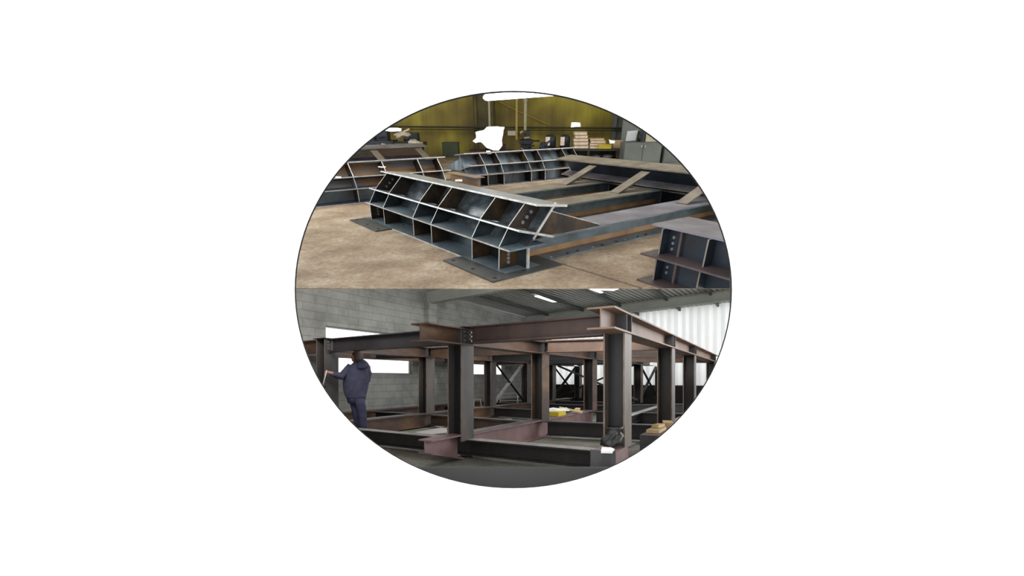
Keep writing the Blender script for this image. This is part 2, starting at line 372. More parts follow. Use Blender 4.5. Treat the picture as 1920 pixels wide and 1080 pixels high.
def girder(r, T, s0, s1, stations, mats=None, bolts=(), ext=.0):
    mt = dict(web='steel_web', fl='steel_blue', top='steel_light', st='steel_dark', low='steel_low', mid='steel_blue', edge='steel_edge'); mt.update(mats or {})
    ed = mt['edge']
    bm = B(); plate(bm, T, s0, s1, (.0, .011), (.62, .011), .022); part('bottom_flange', bm, (mt['fl'], ed), r)
    bm = B(); plate(bm, T, s0, s1, (.385, .022), (.385, .31), .018); part('web', bm, (mt['low'], ed), r)
    bm = B(); plate(bm, T, s0 - .02, s1, (.05, .31), (.68, .31), .022); part('middle_flange', bm, (mt['mid'], ed), r)
    bm = B(); plate(bm, T, s0, s1, W0, WT, .018); wb = part('inclined_web', bm, (mt['web'], ed), r)
    bm = B(); plate(bm, T, s0 - ext, s1 + .1, *MID, .022); part('inclined_flange', bm, (mt['fl'], ed), r)
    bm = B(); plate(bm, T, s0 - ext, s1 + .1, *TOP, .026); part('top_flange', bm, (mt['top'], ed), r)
    for i, s in enumerate(stations):
        bm = B(); spoly(bm, T, s, [(.215, .56), (.49, .82), (.78, .75), (.535, .49)], .02); a = part('stiffener', bm, (mt['st'], ed), r)
        bm = B(); spoly(bm, T, s, [(.06, .322), (.205, .535), (.515, .46), (.395, .322)], .014); part('stiffener', bm, (mt['low'], ed), r)
        bm = B(); spoly(bm, T, s, [(.05, .024), (.06, .298), (.375, .298), (.375, .024)], .02); b = part('stiffener', bm, (mt['st'], ed), r)
        if i in bolts:
            n = T(-1, 0, 0) - T(0, 0, 0)
            for f in (.2, .5, .8):
                bm = B(); bolt(bm, T(s - .01, .40 + .24 * f, .55 + .2 * f), n, .026); part('bolt', bm, 'bolt', a)
                bm = B(); bolt(bm, T(s - .01, .2, .06 + .18 * f), n, .026); part('bolt', bm, 'bolt', b)

# ---- main frame in the foreground
fr = root('steel_base_frame', 'large blue-grey steel frame with leaning stiffened girder, foremost on the tan floor', 'steel frame', bn, UP)
T = mapper(bn, Ldir, Rdir)
st = [s_at(p, T, .24, .545) for p in (706, 732, 789, 824, 903, 955.6)]
girder(fr, T, 0, 4.6, st, bolts=(0, 5), ext=.02)
# end plates of the girder facing right
bm = B(); plate(bm, T, -.012, .012, (.385, .0), (.385, .31), .04); part('end_plate', bm, 'steel_edge', fr)
bm = B(); plate(bm, T, -.012, .004, (.47, .40), (.855, .825), .03); part('end_plate', bm, 'steel_edge', fr)
bm = B(); plate(bm, T, -.03, -.015, *MID, .03); part('end_plate', bm, 'steel_edge', fr)
bm = B(); plate(bm, T, -.03, -.015, *TOP, .03); part('end_plate', bm, 'steel_edge', fr)
D = 6.6
T2 = mapper(bn, Ldir, Rdir, D)
girder(fr, T2, -1.6, 4.9, (-.9, .35, 1.3, 2.6, 3.7), dict(fl='steel_lilac', mid='steel_light', web='steel_navy', low='steel_navy', top='steel_tan', st='steel_navy', edge='steel_tan'))
for i, s in enumerate((.44, 2.06, 3.66)):
    a, b = T(s, .42, .335), T(s, D - .42, .335)
    a.z = b.z = .35
    bm = B(); ibeam(bm, a, b, .35, .6, .02, .016); bt = part('cross_beam', bm, 'steel_blue' if i != 1 else 'steel_blue', fr)
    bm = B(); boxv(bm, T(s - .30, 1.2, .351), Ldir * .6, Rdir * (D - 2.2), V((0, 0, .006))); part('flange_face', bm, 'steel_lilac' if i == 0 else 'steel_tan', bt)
    bm = B(); boxv(bm, T(s - .012, .6, .022), Ldir * .003, Rdir * (D - 1.2), V((0, 0, .085))); part('rust_band', bm, 'rust_band', bt, label='orange rusty band along the foot of the beam web')
    bm = B(); sd = T(s, 0, 0)
    prism(bm, [T(s - .28, .86, .70), T(s - .28, 1.98, .36), T(s - .28, .5, .36)], Ldir * .014); part('gusset_plate', bm, 'steel_dark', fr)
    bm = B(); boxv(bm, T(s - .285, .86, .70), T(0, 1.98, .36) - T(0, .86, .70), Ldir * .022, V((0, 0, .012))); part('gusset_edge', bm, 'steel_edge', fr)
    bh = [.2 + .0]
    if i == 0:
        for k in range(9):
            bm = B(); bolt(bm, T(.2, 1.0 + k * .28 + (k % 2) * .06, .022), V((0, 0, 1)), .022, .012); part('bolt', bm, 'dark_machine' if k % 3 else 'bolt', bt)
for s in (.42, 2.07, 3.65):
    bm = B(); A, Bp = T(s - .1, 4.55, .36), T(s - .1, D - 1.05, .70)
    d = Bp - A; boxv(bm, A, d, Ldir * .24, V((0, 0, .016)))
    boxv(bm, A + Ldir * .11 - V((0, 0, .1)), d, Ldir * .014, V((0, 0, .1)))
    part('diagonal_brace', bm, 'steel_tan', fr, label='flat tan diagonal brace rising to the rear girder')
for s0 in (-.15, 3.41):
    bm = B(); boxv(bm, T(s0, -.32, .001), Ldir * 1.22, Rdir * 1.22, V((0, 0, .02))); pl = part('foot_plate', bm, 'steel_plate', fr)
    for a, b in ((.1, .1), (.1, .6), (1.1, .1), (.6, .1)):
        bm = B(); bolt(bm, T(s0 + a, -.32 + b, .021), V((0, 0, 1)), .03, .004); part('bolt_hole', bm, 'black_rim', pl)

# ---- frame behind on the left: girder leaning away, far girder, braces
O3 = UL(689, 380, 0); sd3 = V((.83, .557, 0)).normalized(); wd3 = V((-sd3.y, sd3.x, 0))
O3b = O3 - sd3 * 2.6
fb = root('steel_base_frame', 'violet-blue steel frame at the left behind the front frame, orange rust inside its girder', 'steel frame', O3b, UP)
T3 = mapper(O3b, sd3, wd3)
e3 = s_at(836, T3, .2, .55)
st3 = [s_at(p, T3, .24, .545) for p in (662, 725, 792, 829)]
girder(fb, T3, 0, e3 + .05, st3, dict(web='orange_streak', fl='violet_steel', mid='violet_steel', top='steel_lilac', st='steel_dark', low='steel_blue'), bolts=(1,))
D3 = 6.4; T3m = mapper(O3b, sd3, wd3, D3)
girder(fb, T3m, 1.2, 6.6, (2.2, 3.5, 4.8, 6), dict(web='orange_streak', fl='violet_steel', top='steel_lilac', mid='steel_tan', st='steel_dark', edge='steel_tan'))
for s in (1.4, 3.4, 4.6):
    bm = B(); ibeam(bm, T3(s, .42, .35), T3(s, D3 - .42, .35), .35, .5, .02, .016); part('cross_beam', bm, 'steel_blue', fb)
for s in (3.2, 4.6, 6.2):
    bm = B(); A, Bp = T3(s, 4.3, .36), T3(s, D3 - 1.05, .70); boxv(bm, A, Bp - A, sd3 * .24, V((0, 0, .016)))
    part('diagonal_brace', bm, 'steel_tan', fb)
# beam running between the two rear frames
pa, pb = UL(846, 322.5, .35), UL(900, 332.5, .35)
bm = B(); ibeam(bm, pa, pb, .35, .3, .02, .016)
o = single('steel_joist', bm, 'orange_streak', 'short rusty orange I-beam on the floor between the two rear frames', 'steel beam', UP)
# ---- girder behind, centre
d4 = V((.815, .58, 0)).normalized()
O4 = UL(890, 353, 0); w4 = V((-d4.y, d4.x, 0))
fc = root('stiffened_girder', 'pale blue stiffened steel girder just in front of the workbench and canisters', 'steel girder', O4, UP)
T4 = mapper(O4, d4, w4)
e4 = s_at(1090, T4, .2, .55)
st4 = [s_at(p, T4, .24, .545) for p in (908, 938, 990, 1016, 1062, 1083)]
girder(fc, T4, 0, e4, st4, dict(web='steel_pale', fl='steel_lilac', mid='steel_lilac', top='steel_lilac', st='steel_dark', low='steel_pale'), bolts=())
for s in (.1,):
    bm = B(); prism(bm, [T4(s, .86, .70), T4(s, 1.9, .36), T4(s, .5, .36)], d4 * .014); part('gusset_plate', bm, 'steel_pale', fc)
bm = B(); ibeam(bm, T4(.35, .7, .345), T4(.35, 2.0, .345), .34, .4); part('cross_beam', bm, 'steel_tan', fc)
bm = B(); ibeam(bm, T4(3.2, .7, .345), T4(3.2, 1.9, .345), .34, .4); part('cross_beam', bm, 'steel_tan', fc)

# ---- double girder cut off at the right front
def front_right():
    a, b = UL(1201, 475, .35), UL(1369, 524, .35)
    d = (b - a); d.z = 0; L = d.length; d.normalize(); n = V((-d.y, d.x, 0))      # n points away from the viewer
    if n.y < 0: n = -n
    ln = L + .13
    r = root('double_girder', 'dark two-tier bolted steel girder end at the right edge of the upper shop', 'steel girder', a - V((0, 0, a.z)), UP)
    P = lambda s, w, z: V((a.x, a.y, 0)) + d * s + n * w + V((0, 0, z))
    cutn = V((0, math.sin(math.radians(19.45)), math.cos(math.radians(19.45))))   # mitred underside at the slab edge
    def fin(nm, bm, mat, par=r):
        g = bmesh.ops.bisect_plane(bm, geom=bm.verts[:] + bm.edges[:] + bm.faces[:], plane_co=V((0, 0, HU)), plane_no=-cutn, clear_outer=True)
        bmesh.ops.holes_fill(bm, edges=[e for e in bm.edges if e.is_boundary], sides=0)
        if not bm.verts: bm.free(); return None
        return part(nm, bm, mat, par)
    ztop = .685
    bm = B(); boxv(bm, P(0, 0, .335), d * ln, n * .55, V((0, 0, .022))); fin('middle_flange', bm, 'steel_brown')
    t0 = UL(1223, 419, ztop); t1 = UL(1360, 454, ztop); dd = (t1 - t0); dd.normalize()
    off = t0 - P(0, 0, 0); s0 = off.dot(d); w0 = off.dot(n)
    tb = UL(1330, 405, ztop)
    bm = B(); boxv(bm, P(s0, w0, ztop - .022), d * (ln - s0), n * .72, V((0, 0, .022))); fin('top_flange', bm, 'steel_lilac')
    bm = B(); boxv(bm, P(.0, 0, .0), d * ln, n * .55, V((0, 0, .022))); fin('bottom_flange', bm, 'steel_brown')
    w = .27
    bm = B(); boxv(bm, P(.1, w, .357), d * (ln - .1), n * .016, V((0, 0, ztop - .379))); wu = fin('web', bm, 'steel_navy')
    bm = B(); boxv(bm, P(.1, w, .022), d * (ln - .1), n * .016, V((0, 0, .313))); wl = fin('web', bm, 'steel_navy')
    for s in (.17, .80):
        w1 = .12
        bm = B(); prism(bm, [P(s, w1, .357), P(s, .27, .357), P(s, .27, ztop - .022), P(s, w1, ztop - .022)], d * .02, 1); fin('stiffener', bm, ('steel_navy', 'steel_tan'))
        bm = B(); prism(bm, [P(s - .02, w1, .022), P(s - .02, .27, .022), P(s - .02, .27, .335), P(s - .02, w1, .335)], d * .02, 1); fin('stiffener', bm, ('steel_navy', 'steel_tan'))
    for z0, z1 in ((.357, ztop - .022), (.022, .335)):
        bm = B(); boxv(bm, P(.36, w - .04, z0), d * .03, n * .04, V((0, 0, z1 - z0))); fin('splice_plate', bm, 'steel_brown')
    for z in (.42, .49, .56):
        bm = B(); bolt(bm, P(.26, w, z), -n, .02); part('bolt', bm, 'bolt', wu)
    for z in (.12, .19, .26):
        bm = B(); bolt(bm, P(.24, w, z), -n, .02); fin('bolt', bm, 'bolt', wl or r)
front_right()

# ---- things along the back wall of the upper shop
def bpx(x0, y0, x1, y1, yd, dep):
    a, b = UD(x0, y1, yd), UD(x1, y0, yd)
    bm = B(); box(bm, a.x, b.x, yd, yd + dep, a.z, b.z); return bm
def zpx(py, yd, px=960): return UD(px, py, yd).z
BY = 21.0
wb = root('workbench', 'long dark workbench with open shelf below against the ochre wall', 'workbench', V((UD(1110, 280, BY).x, BY + .5, 0)), UP)
xa, xb = UD(1036, 278, BY).x, UD(1168, 278, BY).x; zt = zpx(279, BY)
ZB = zt + .004
bm = B(); box(bm, xa, xb, BY, BY + 1.1, zt - .08, zt); part('worktop', bm, 'pipe_dark', wb)
bm = B(); box(bm, xa + .1, xb - .1, BY + .1, BY + 1.0, .06, .09); part('shelf', bm, 'dark_machine', wb)
bm = B(); box(bm, xa + .1, xb - .1, BY + 1.0, BY + 1.05, .0, zt - .08); part('back_panel', bm, 'dark_machine', wb)
for x in (xa + .05, (xa + xb) / 2, xb - .15):
    for y in (BY + .02, BY + .98):
        bm = B(); box(bm, x, x + .1, y, y + .1, 0, zt - .08); part('leg', bm, 'brown_dark', wb)
for k, (x, w) in enumerate(((1118, 16), (1140, 14))):
    a = UD(x, 292, BY + .35); bm = B(); z = .094
    loft(bm, [(V((a.x, BY + .5, z)), V((.15, 0, 0)), V((0, .15, 0))), (V((a.x, BY + .5, z + .1)), V((.24, 0, 0)), V((0, .2, 0))), (V((a.x, BY + .5, z + .16)), V((.05, 0, 0)), V((0, .05, 0)))])
    single('sack', bm, 'cabinet', ['grey slumped sack on the left of the bench shelf', 'grey slumped sack on the right of the bench shelf'][k], 'sack', UP, 'sacks under the workbench', True)
# stacks of cartons
def stack(x0, x1, ys, yd, lab, grp, mat='boxwhite'):
    n = len(ys) - 1
    for k in range(n):
        j = random.uniform(-1.2, 1.2) if k else 0
        bm = B(); a, b = UD(x0 + j + (2 if k > n - 3 else 0), ys[k], yd), UD(x1 + j - (0 if k < 3 else 2), ys[k + 1], yd)
        z0 = zt + (zpx(ys[k], yd) - zpx(ys[0], yd)); z1 = zt + (zpx(ys[k + 1], yd) - zpx(ys[0], yd)) - .008
        r = root('carton', lab[k], 'box', V(((a.x + b.x) / 2, yd + .3, z0)), UP, grp); z0 += .004
        box(bm, a.x, b.x, yd, yd + .6, z0, z1 - .03); part('carton_body', bm, mat, r)
        bm = B(); box(bm, a.x - .015, b.x + .015, yd - .015, yd + .615, z1 - .03, z1); part('lid', bm, 'cardboard', r)
pos = ['lowest', 'second lowest', 'middle', 'second highest', 'topmost']
stack(1077, 1104, [275.5, 269, 262, 256, 250, 243.5], BY + .2, ['flat off-white carton, %s in the tall left stack on the workbench' % p for p in pos], 'cartons in the tall left stack')
pos = ['lowest', 'second', 'third', 'topmost']
stack(1106, 1136, [276, 270.5, 265.5, 260.5, 256.5], BY + .15, ['flat off-white carton, %s in the low right stack on the workbench' % p for p in pos], 'cartons in the low right stack')
def boxthing(name, x0, y0, x1, y1, yd, dep, mat, label, cat, z=None, lidmat=None):
    a, b = UD(x0, y1, yd), UD(x1, y0, yd); z0 = a.z if z is None else z; z1 = z0 + (b.z - a.z)
    r = root(name, label, cat, V(((a.x + b.x) / 2, yd + dep / 2, z0)), UP)
    bm = B(); box(bm, a.x, b.x, yd, yd + dep, z0, z1 - .04); part('body', bm, mat, r)
    bm = B(); box(bm, a.x - .01, b.x + .01, yd - .01, yd + dep + .01, z1 - .038, z1); part('lid', bm, lidmat or mat, r)
    return r
boxthing('yellow_crate', 1122, 270.5, 1147, 278.5, BY + .02, .1, 'yellow', 'small yellow crate at the front edge of the workbench', 'crate', ZB)
boxthing('cardboard_box', 1149, 263, 1168, 277.5, BY + .25, .5, 'cardboard', 'brown cardboard box at the right end of the workbench', 'box', ZB)
# shelf rail / conduit
for k, (y, r_) in enumerate(((240.5, .035), (245, .02))):
    bm = B(); a, b = UD(600, y - 4, 23.9), UD(1170, y, 23.9); tube(bm, [a, b], r_)
    single('pipe', bm, 'pipe_dark', ['long dark pipe running across the ochre wall', 'thin dark pipe just below the long wall pipe'][k], 'pipe', UP)
for k, (x, y0, y1, r_, m, l) in enumerate(((917, 184, 241, .05, 'pipe_light', 'grey vertical pipe at the left end of the tube light'), (969, 172, 262, .05, 'pipe_yellow', 'yellow vertical pipe behind the tube light'), (985.5, 178, 244, .07, 'pipe_light', 'thick pale vertical pipe right of the yellow one'))):
    bm = B(); a, b = UD(x, y0, 23.6), UD(x, y1, 23.6); a.z = 6.1; b.z = max(b.z, .0); tube(bm, [a, V((a.x, a.y, b.z))], r_)
    for zz in (2.2, 3.2):
        bm2 = bm; tube(bm, [V((a.x, a.y, zz)), V((a.x, a.y, zz + .06))], r_ * 1.4)
    single('conduit', bm, m, l, 'pipe', UP)
bm = B(); tube(bm, [UD(935, 190, 24.35), UD(970, 208, 24.35), UD(1032, 235, 24.35)], .018); single('cable', bm, 'pipe_yellow', 'thin cable sagging diagonally across the ochre wall', 'cable', UP)
# fluorescent lamp, hung from the ceiling
lp = root('tube_light', 'long white fluorescent tube light hanging at the top of the upper shop', 'light', UD(974, 178, 14), UP)
a, b = UD(906, 183, 14.0), UD(1045, 172, 13.6)
bm = B(); tube(bm, [a, a.lerp(b, .02), a.lerp(b, .06), b], [.02, .06, .08, .085], 12); part('tube', bm, 'lamp', lp, True)
bm = B(); boxv(bm, a + V((0, -.05, .07)), b - a, V((0, .12, 0)), V((0, 0, .07))); part('housing', bm, 'cabinet', lp)
for q in (.15, .85):
    p = a.lerp(b, q); bm = B(); tube(bm, [p + V((0, 0, .14)), V((p.x, p.y, 6.2))], .008); part('hanger', bm, 'pipe_dark', lp)
# notices
bm = B(); p = UD(952, 254, 24.0); q = UD(967.5, 243, 24.0); box(bm, p.x, q.x, 23.97, 24.0, p.z, q.z); single('notice', bm, 'cream', 'cream notice board beside the dark post', 'notice', UP)
# two drums with white labels standing on a low dark bench
for k, (x0, x1) in enumerate(((1022, 1044), (1050, 1071))):
    a, b = UD(x0, 274, BY + .3), UD(x1, 249, BY + .3); cx = (a.x + b.x) / 2; rr = (b.x - a.x) / 2
    r = root('gas_cylinder', ['dark round canister with pale label, left of the pair on the bench', 'dark round canister with pale label, right of the pair beside the cartons'][k], 'canister', V((cx, BY + .55, zt)), UP)
    h = b.z - a.z; zt_ = ZB
    bm = B(); loft(bm, [(V((cx, BY + .55, zt_ + h * q)), V((rr * s, 0, 0)), V((0, rr * .8 * s, 0))) for q, s in ((0, 1), (.75, 1), (.92, .85), (1, .4))]); part('canister_body', bm, 'dark_machine', r, True)
    bm = B(); box(bm, cx - rr * .95, cx - rr * .15, BY + .55 - rr * .86, BY + .55 - rr * .8, zt + h * .2, zt + h * .85); part('paper_label', bm, 'boxwhite', r)
# dark machines between the post and bench
def machine(name, px0, px1, pyb, pyt, yd, label, mat='dark_machine', seed=1, bits=6, trim='cream'):
    a, b = UD(px0, pyb, yd), UD(px1, pyt, yd); rnd = random.Random(seed)
    r = root(name, label, 'machine', V(((a.x + b.x) / 2, yd + .4, 0)), UP)
    w = b.x - a.x; h = b.z
    bm = B(); box(bm, a.x + w * .1, b.x - w * .1, yd, yd + .8, 0, h * .55); part('pedestal', bm, mat, r)
    bm = B(); box(bm, a.x, b.x, yd - .1, yd + .9, h * .55, h * .68); part('table', bm, mat, r)
    bm = B(); box(bm, a.x + w * .45, a.x + w * .8, yd + .1, yd + .7, h * .68, h); part('column', bm, mat, r)
    bm = B(); c = V((a.x + w * .35, yd + .2, h * .82)); tube(bm, [c, c + V((w * .35, 0, 0))], h * .1, 12); part('motor', bm, mat, r, True)
    for k in range(bits):
        c = V((a.x + rnd.uniform(.05, .95) * w, yd - .05, h * rnd.uniform(.4, .95))); d = V((rnd.uniform(-.3, .3), -.05, rnd.uniform(-.25, .3)))
        bm = B(); tube(bm, [c, c + d * .6, c + d + V((.1, 0, 0))], rnd.uniform(.02, .05), 6); part('lever', bm, trim if k % 2 else mat, r, True)
machine('drill_press', 974, 1000, 290, 246, 22.2, 'tall dark machine standing right of the cream notice', 'dark_machine', 3, trim='pipe_light')
machine('bench_grinder', 1000, 1034, 291, 268, 19.7, 'low dark machine with levers beside the two canisters', 'dark_machine', 5, trim='pipe_light')
machine('milling_machine', 684, 735, 292, 246, 21.5, 'blue-black machine at the far left edge of the upper shop', 'dark_machine', 8, 8)
machine('lathe', 739, 792, 292, 250, 21.0, 'blue-black machine with cream covers left of the teal cabinet', 'dark_machine', 11, 8)
for k, (x0, y0, x1, y1, l) in enumerate(((745, 246, 770, 256, 'cream cover lying on the blue-black machine'), (768, 262, 792, 272, 'cream bundle at the foot of the blue-black machine'))):
    a, b = UD(x0, y1, 20.7), UD(x1, y0, 20.7)
    bm = crumple([V((a.x, 20.5, a.z)), V((b.x, 20.5, a.z + .02)), V((b.x - .1, 20.5, b.z - .05)), V((a.x + .1, 20.5, b.z))], V((0, .3, 0)), .12, k * 3)
    bmesh.ops.translate(bm, verts=bm.verts, vec=V((0, -.28, 0)))
    single('dust_cover', bm, 'cream', l, 'cover', UP, None, True)
boxthing('tool_cabinet', 830, 264, 858, 292, 23, .6, 'teal', 'dull teal low cabinet against the ochre wall', 'cabinet', 0)
machine('welding_set', 880, 965, 292, 272, 20.5, 'low dark brown welding machine in front of the dark post', 'brown_dark', 21, 5, trim='brown_dark')
# added white pieces standing in for burnt-out white patches
GLOW = 'glowing_white'
def white_patch(poly, yd, label, seed, name='white_standin', dep=.12, amp=.06, mat=GLOW):
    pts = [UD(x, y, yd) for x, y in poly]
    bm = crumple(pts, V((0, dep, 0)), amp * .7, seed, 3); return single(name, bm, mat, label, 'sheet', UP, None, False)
white_patch([(913, 238), (922, 240), (928, 237), (946, 238), (943, 250), (938, 257), (941, 264), (938, 268), (941, 274), (936, 282), (926, 282), (913, 277), (910, 267), (900, 266), (892, 268), (886, 265), (892, 260), (908, 257.5), (918, 251), (904, 250.5), (892, 252.5), (892, 247.5), (912, 245.5)], 20.3, 'large ragged white stand-in patch over the brown machine', 4, amp=.04)
white_patch([(912, 283), (919, 282.5), (922, 290), (917, 291), (912, 287)], 19.8, 'small white stand-in patch below the large white one', 9, 'white_spot_standin', amp=.02)
white_patch([(722, 240), (744, 239), (752, 241), (751, 246), (735, 247), (723, 246)], 19.8, 'white stand-in patch on top of the left-hand machine', 2, amp=.03)
white_patch([(1072, 229), (1088, 230), (1089, 237), (1080, 238), (1071, 239), (1077, 234)], 21.6, 'white stand-in patch above the carton stack', 3, 'white_spot_standin', amp=.03)
white_patch([(1049, 282), (1070, 281.5), (1063, 285.5), (1049, 286)], 20.5, 'narrow white stand-in strip at the workbench edge', 6, 'white_strip_standin', amp=.01)
white_patch([(1142, 262), (1153, 264), (1152, 269), (1144, 269.5)], 20.8, 'white stand-in patch in front of the brown cardboard box', 5, 'white_spot_standin', amp=.02)
# cabinets at the right
CY = 20.2
def cabinet(x0, x1, y0, yd, label, doors, name='steel_cabinet'):
    a, b = UD(x0, 300, yd), UD(x1, y0, yd)
    r = root(name, label, 'cabinet', V(((a.x + b.x) / 2, yd + .4, 0)), UP)
    bm = B(); box(bm, a.x, b.x, yd, yd + .8, 0, b.z); part('carcass', bm, 'cabinet', r)
    w = (b.x - a.x) / doors
    for k in range(doors):
        bm = B(); box(bm, a.x + k * w + .02, a.x + (k + 1) * w - .02, yd - .03, yd - .002, .08, b.z - .05); d = part('door', bm, 'cabinet', r)
        bm = B(); xx = a.x + (k + (.9 if k % 2 == 0 else .1)) * w; box(bm, xx - .02, xx + .02, yd - .06, yd - .03, b.z * .8, b.z * .88); part('handle', bm, 'rail', d)
cabinet(1168, 1242, 268, CY, 'wide grey-green two-door steel cabinet right of the workbench', 2)
cabinet(1243, 1330, 276, CY, 'grey-green steel cabinet at the far right, lower than its neighbour', 2)
wlx = UD(1168, 230, 22)
bm = B(); box(bm, wlx.x, wlx.x + 6, 22, 22.1, 0, 6.2); struct('wall_right', bm, 'cabinet', UP)
bm = B(); p, q = UD(1173, 265, 21.9), UD(1195, 246, 21.9); boxv(bm, (p.x, 21.95, p.z), (q.x - p.x, 0, .03), (0, .03, 0), (.04, 0, q.z - p.z)); single('paper_sheet', bm, 'paper', 'white paper sheet pinned on the grey wall above the cabinets', 'paper', UP)
r = root('wall_phone', 'black wall telephone beside the pinned white paper', 'telephone', UD(1202, 266, 21.9), UP)
bm = bpx(1196, 245, 1208, 266, 21.85, .14); part('phone_body', bm, 'dark_machine', r)
bm = B(); tube(bm, [UD(1199, 247, 21.8), UD(1198, 256, 21.75), UD(1199, 264, 21.8)], .05); part('handset', bm, 'pipe_dark', r, True)
boxthing('white_board', 1210, 246, 1262, 267, 21.85, .05, 'cream', 'pale board fixed on the grey wall above the cabinets', 'board')
# added white pieces for burnt-out spots on the left and centre frames
for k, (x, y, w, h, z, l) in enumerate(((860, 338.5, 14, 3.5, .0, 'white stand-in patch on the rusty beam between the rear frames'), (634, 332, 9, 3, .0, 'white stand-in patch on the violet girder at the left edge'), (716, 313, 14, 2, .0, 'white stand-in strip inside the violet girder'))):
    yd = {0: 12.9, 1: 10.9, 2: 11.6}[k]
    a = UD(x - w / 2, y + h / 2, yd); b = UD(x + w / 2, y - h / 2, yd)
    bm = crumple([a, V((b.x, yd, a.z)), b, V((a.x, yd, b.z))], V((0, .01, 0)), .012, k, 2)
    single('white_fleck_standin', bm, GLOW, l, 'tape', UP)

# ================================================================== LOWER SHOP
U = V((-.837, .547, 0)); W = V((.484, .875, 0))      # along the cross beams (to the left) and the long beams (away)
C1 = V((-.786, 7.42, 0)); C0 = V((-3.816, 9.40, 0)); A0 = V((1.396, 5.994, 0))
def t_at(P, px, d=W):
    k = (px - PX) / F; return (k * P.y - P.x) / (d.x - k * d.y)
def zpix(p, py): return CAMZ + (PY - py) / F * p.y
def lower_shell():
    bm = B(); box(bm, -14, 14, 4.62, 27.5, -.1, 0); struct('floor_lower', bm, 'floor_low')
    P = V((-5.99, 10.8, 0))
    # left block wall with two long windows
    ta, tb = -6.5, 17.05; H = 4.36
    w1 = (t_at(P, 611), 5.36); w2 = (t_at(P, 884), t_at(P, 946)); z0, z1 = 1.43, 2.74
    bm = B(); th = -U * -.2
    th = U * .2
    def seg(a, b, za, zb): boxv(bm, P + W * a + V((0, 0, za)), W * (b - a), th, V((0, 0, zb - za)))
    seg(ta, w1[0], 0, H); seg(w1[0], w1[1], 0, z0); seg(w1[0], w1[1], z1, H); seg(w1[1], w2[0], 0, H)
    seg(w2[0], w2[1], 0, z0); seg(w2[0], w2[1], z1, H); seg(w2[1], tb, 0, H)
    wl = struct('wall_left', bm, 'block', LOW, P, W)
    for k, (a, b) in enumerate((w1, w2)):
        bm = B()
        for (s0, s1, za, zb) in ((a, b, z0, z0 + .04), (a, b, z1 - .04, z1), (a, a + .04, z0, z1), (b - .04, b, z0, z1)):
            boxv(bm, P + W * s0 + U * .1 + V((0, 0, za)), W * (s1 - s0), U * .04, V((0, 0, zb - za)))
        wf = struct('window_%d' % (k + 1), bm, 'window_frame')
        bm = B(); boxv(bm, P + W * a + U * .12 + V((0, 0, z0)), W * (b - a), U * .006, V((0, 0, z1 - z0))); struct('pane', bm, 'glass', parent=wf)
    # pilaster
    pt = t_at(P, 797); bm = B(); boxv(bm, P + W * (pt - .05), W * .45, -U * .22, V((0, 0, 3.95))); struct('trim_6', bm, 'block', LOW, P, W)
    # back wall: corrugated translucent sheet
    Q = P + W * 17.05; bm = B(); n = 75; Ls = 13.0; H2 = 5.1
    zs = (0.9, H2); pr = []
    for k in range(n * 4 + 1):
        s = Ls * k / (n * 4); ph = (k % 8) / 8; off = .05 * (1 if ph < .5 else -1)
        pr.append(Q - U * s + W * off)
    vs = [[bm.verts.new(p + V((0, 0, z))) for z in zs] for p in pr]
    for k in range(len(vs) - 1): bm.faces.new((vs[k][0], vs[k + 1][0], vs[k + 1][1], vs[k][1]))
    struct('wall_back_lower', bm, 'sheet')
    bm = B(); boxv(bm, Q - W * .1, -U * 13, W * .3, V((0, 0, .95))); struct('trim_7', bm, 'dark_steel_and_shade')
    # roof sheet, rafters, purlins
    e = V((0, 0, 1)); zr = lambda s: 4.42 + .036 * s
    bm = B(); a0 = P + U * .3 + W * 3.2; 
    boxv(bm, V((a0.x, a0.y, zr(0))), W * 14.4, -U * 13 + e * (.036 * 13), e * .05); roof = struct('ceiling_lower', clipY(bm, 11), 'roof', LOW, a0, U)
    for k, (t, zb, h) in enumerate(((t_at(P, 800), 3.96, .40), (t_at(P, 985), 4.22, .40))):
        b0 = P + W * t; bm = B(); p0 = V((b0.x, b0.y, zr(0) - .02)); p1 = p0 - U * 12 + e * (.036 * 12)
        ibeam(bm, p0, p1, h + (.0 if k else .06), .26, .03, .03); struct('trim_%d' % (8 + k), clipY(bm, 11), 'beam_grey')
    R2 = P + W * t_at(P, 985)
    for k, px in enumerate((960, 1028, 1094, 1164, 1251, 1333)):
        s = t_at(R2, px, -U); bm = B(); q = R2 - U * s - W * 9.2 + e * (zr(s) - .0)
        boxv(bm, q - U * .04 - e * .13, W * 12.6, U * .08, e * .13); struct('trim_%d' % (10 + k), clipY(bm, 11), 'purlin')
    # light strips in the roof
    for k, (pa, pb, wd) in enumerate((((1007, 555), (1041, 566), .22), ((1112, 539), (1160, 541.5), .7), ((1108, 541), (1128, 549), .12))):
        def onroof(px, py):
            # intersect the sight line with the underside of the roof
            s = 3.0
            for _ in range(40):
                Y = (zr(s) - .05 - CAMZ) * F / (PY - py); p = V(((px - PX) / F * Y, Y, 0)); s = (p - P).dot(-U) * 1.0
            return V((p.x, p.y, zr(s) - .06))
        p, q = onroof(*pa), onroof(*pb); d = q - p; L = d.length; d.normalize()
        sd = V((-d.y, d.x, 0)).normalized()
        bm = B(); boxv(bm, p - sd * wd / 2, d * L, sd * wd, e * .03); struct('window_%d' % (3 + k), bm, 'skylight')
    return P
WP = lower_shell()

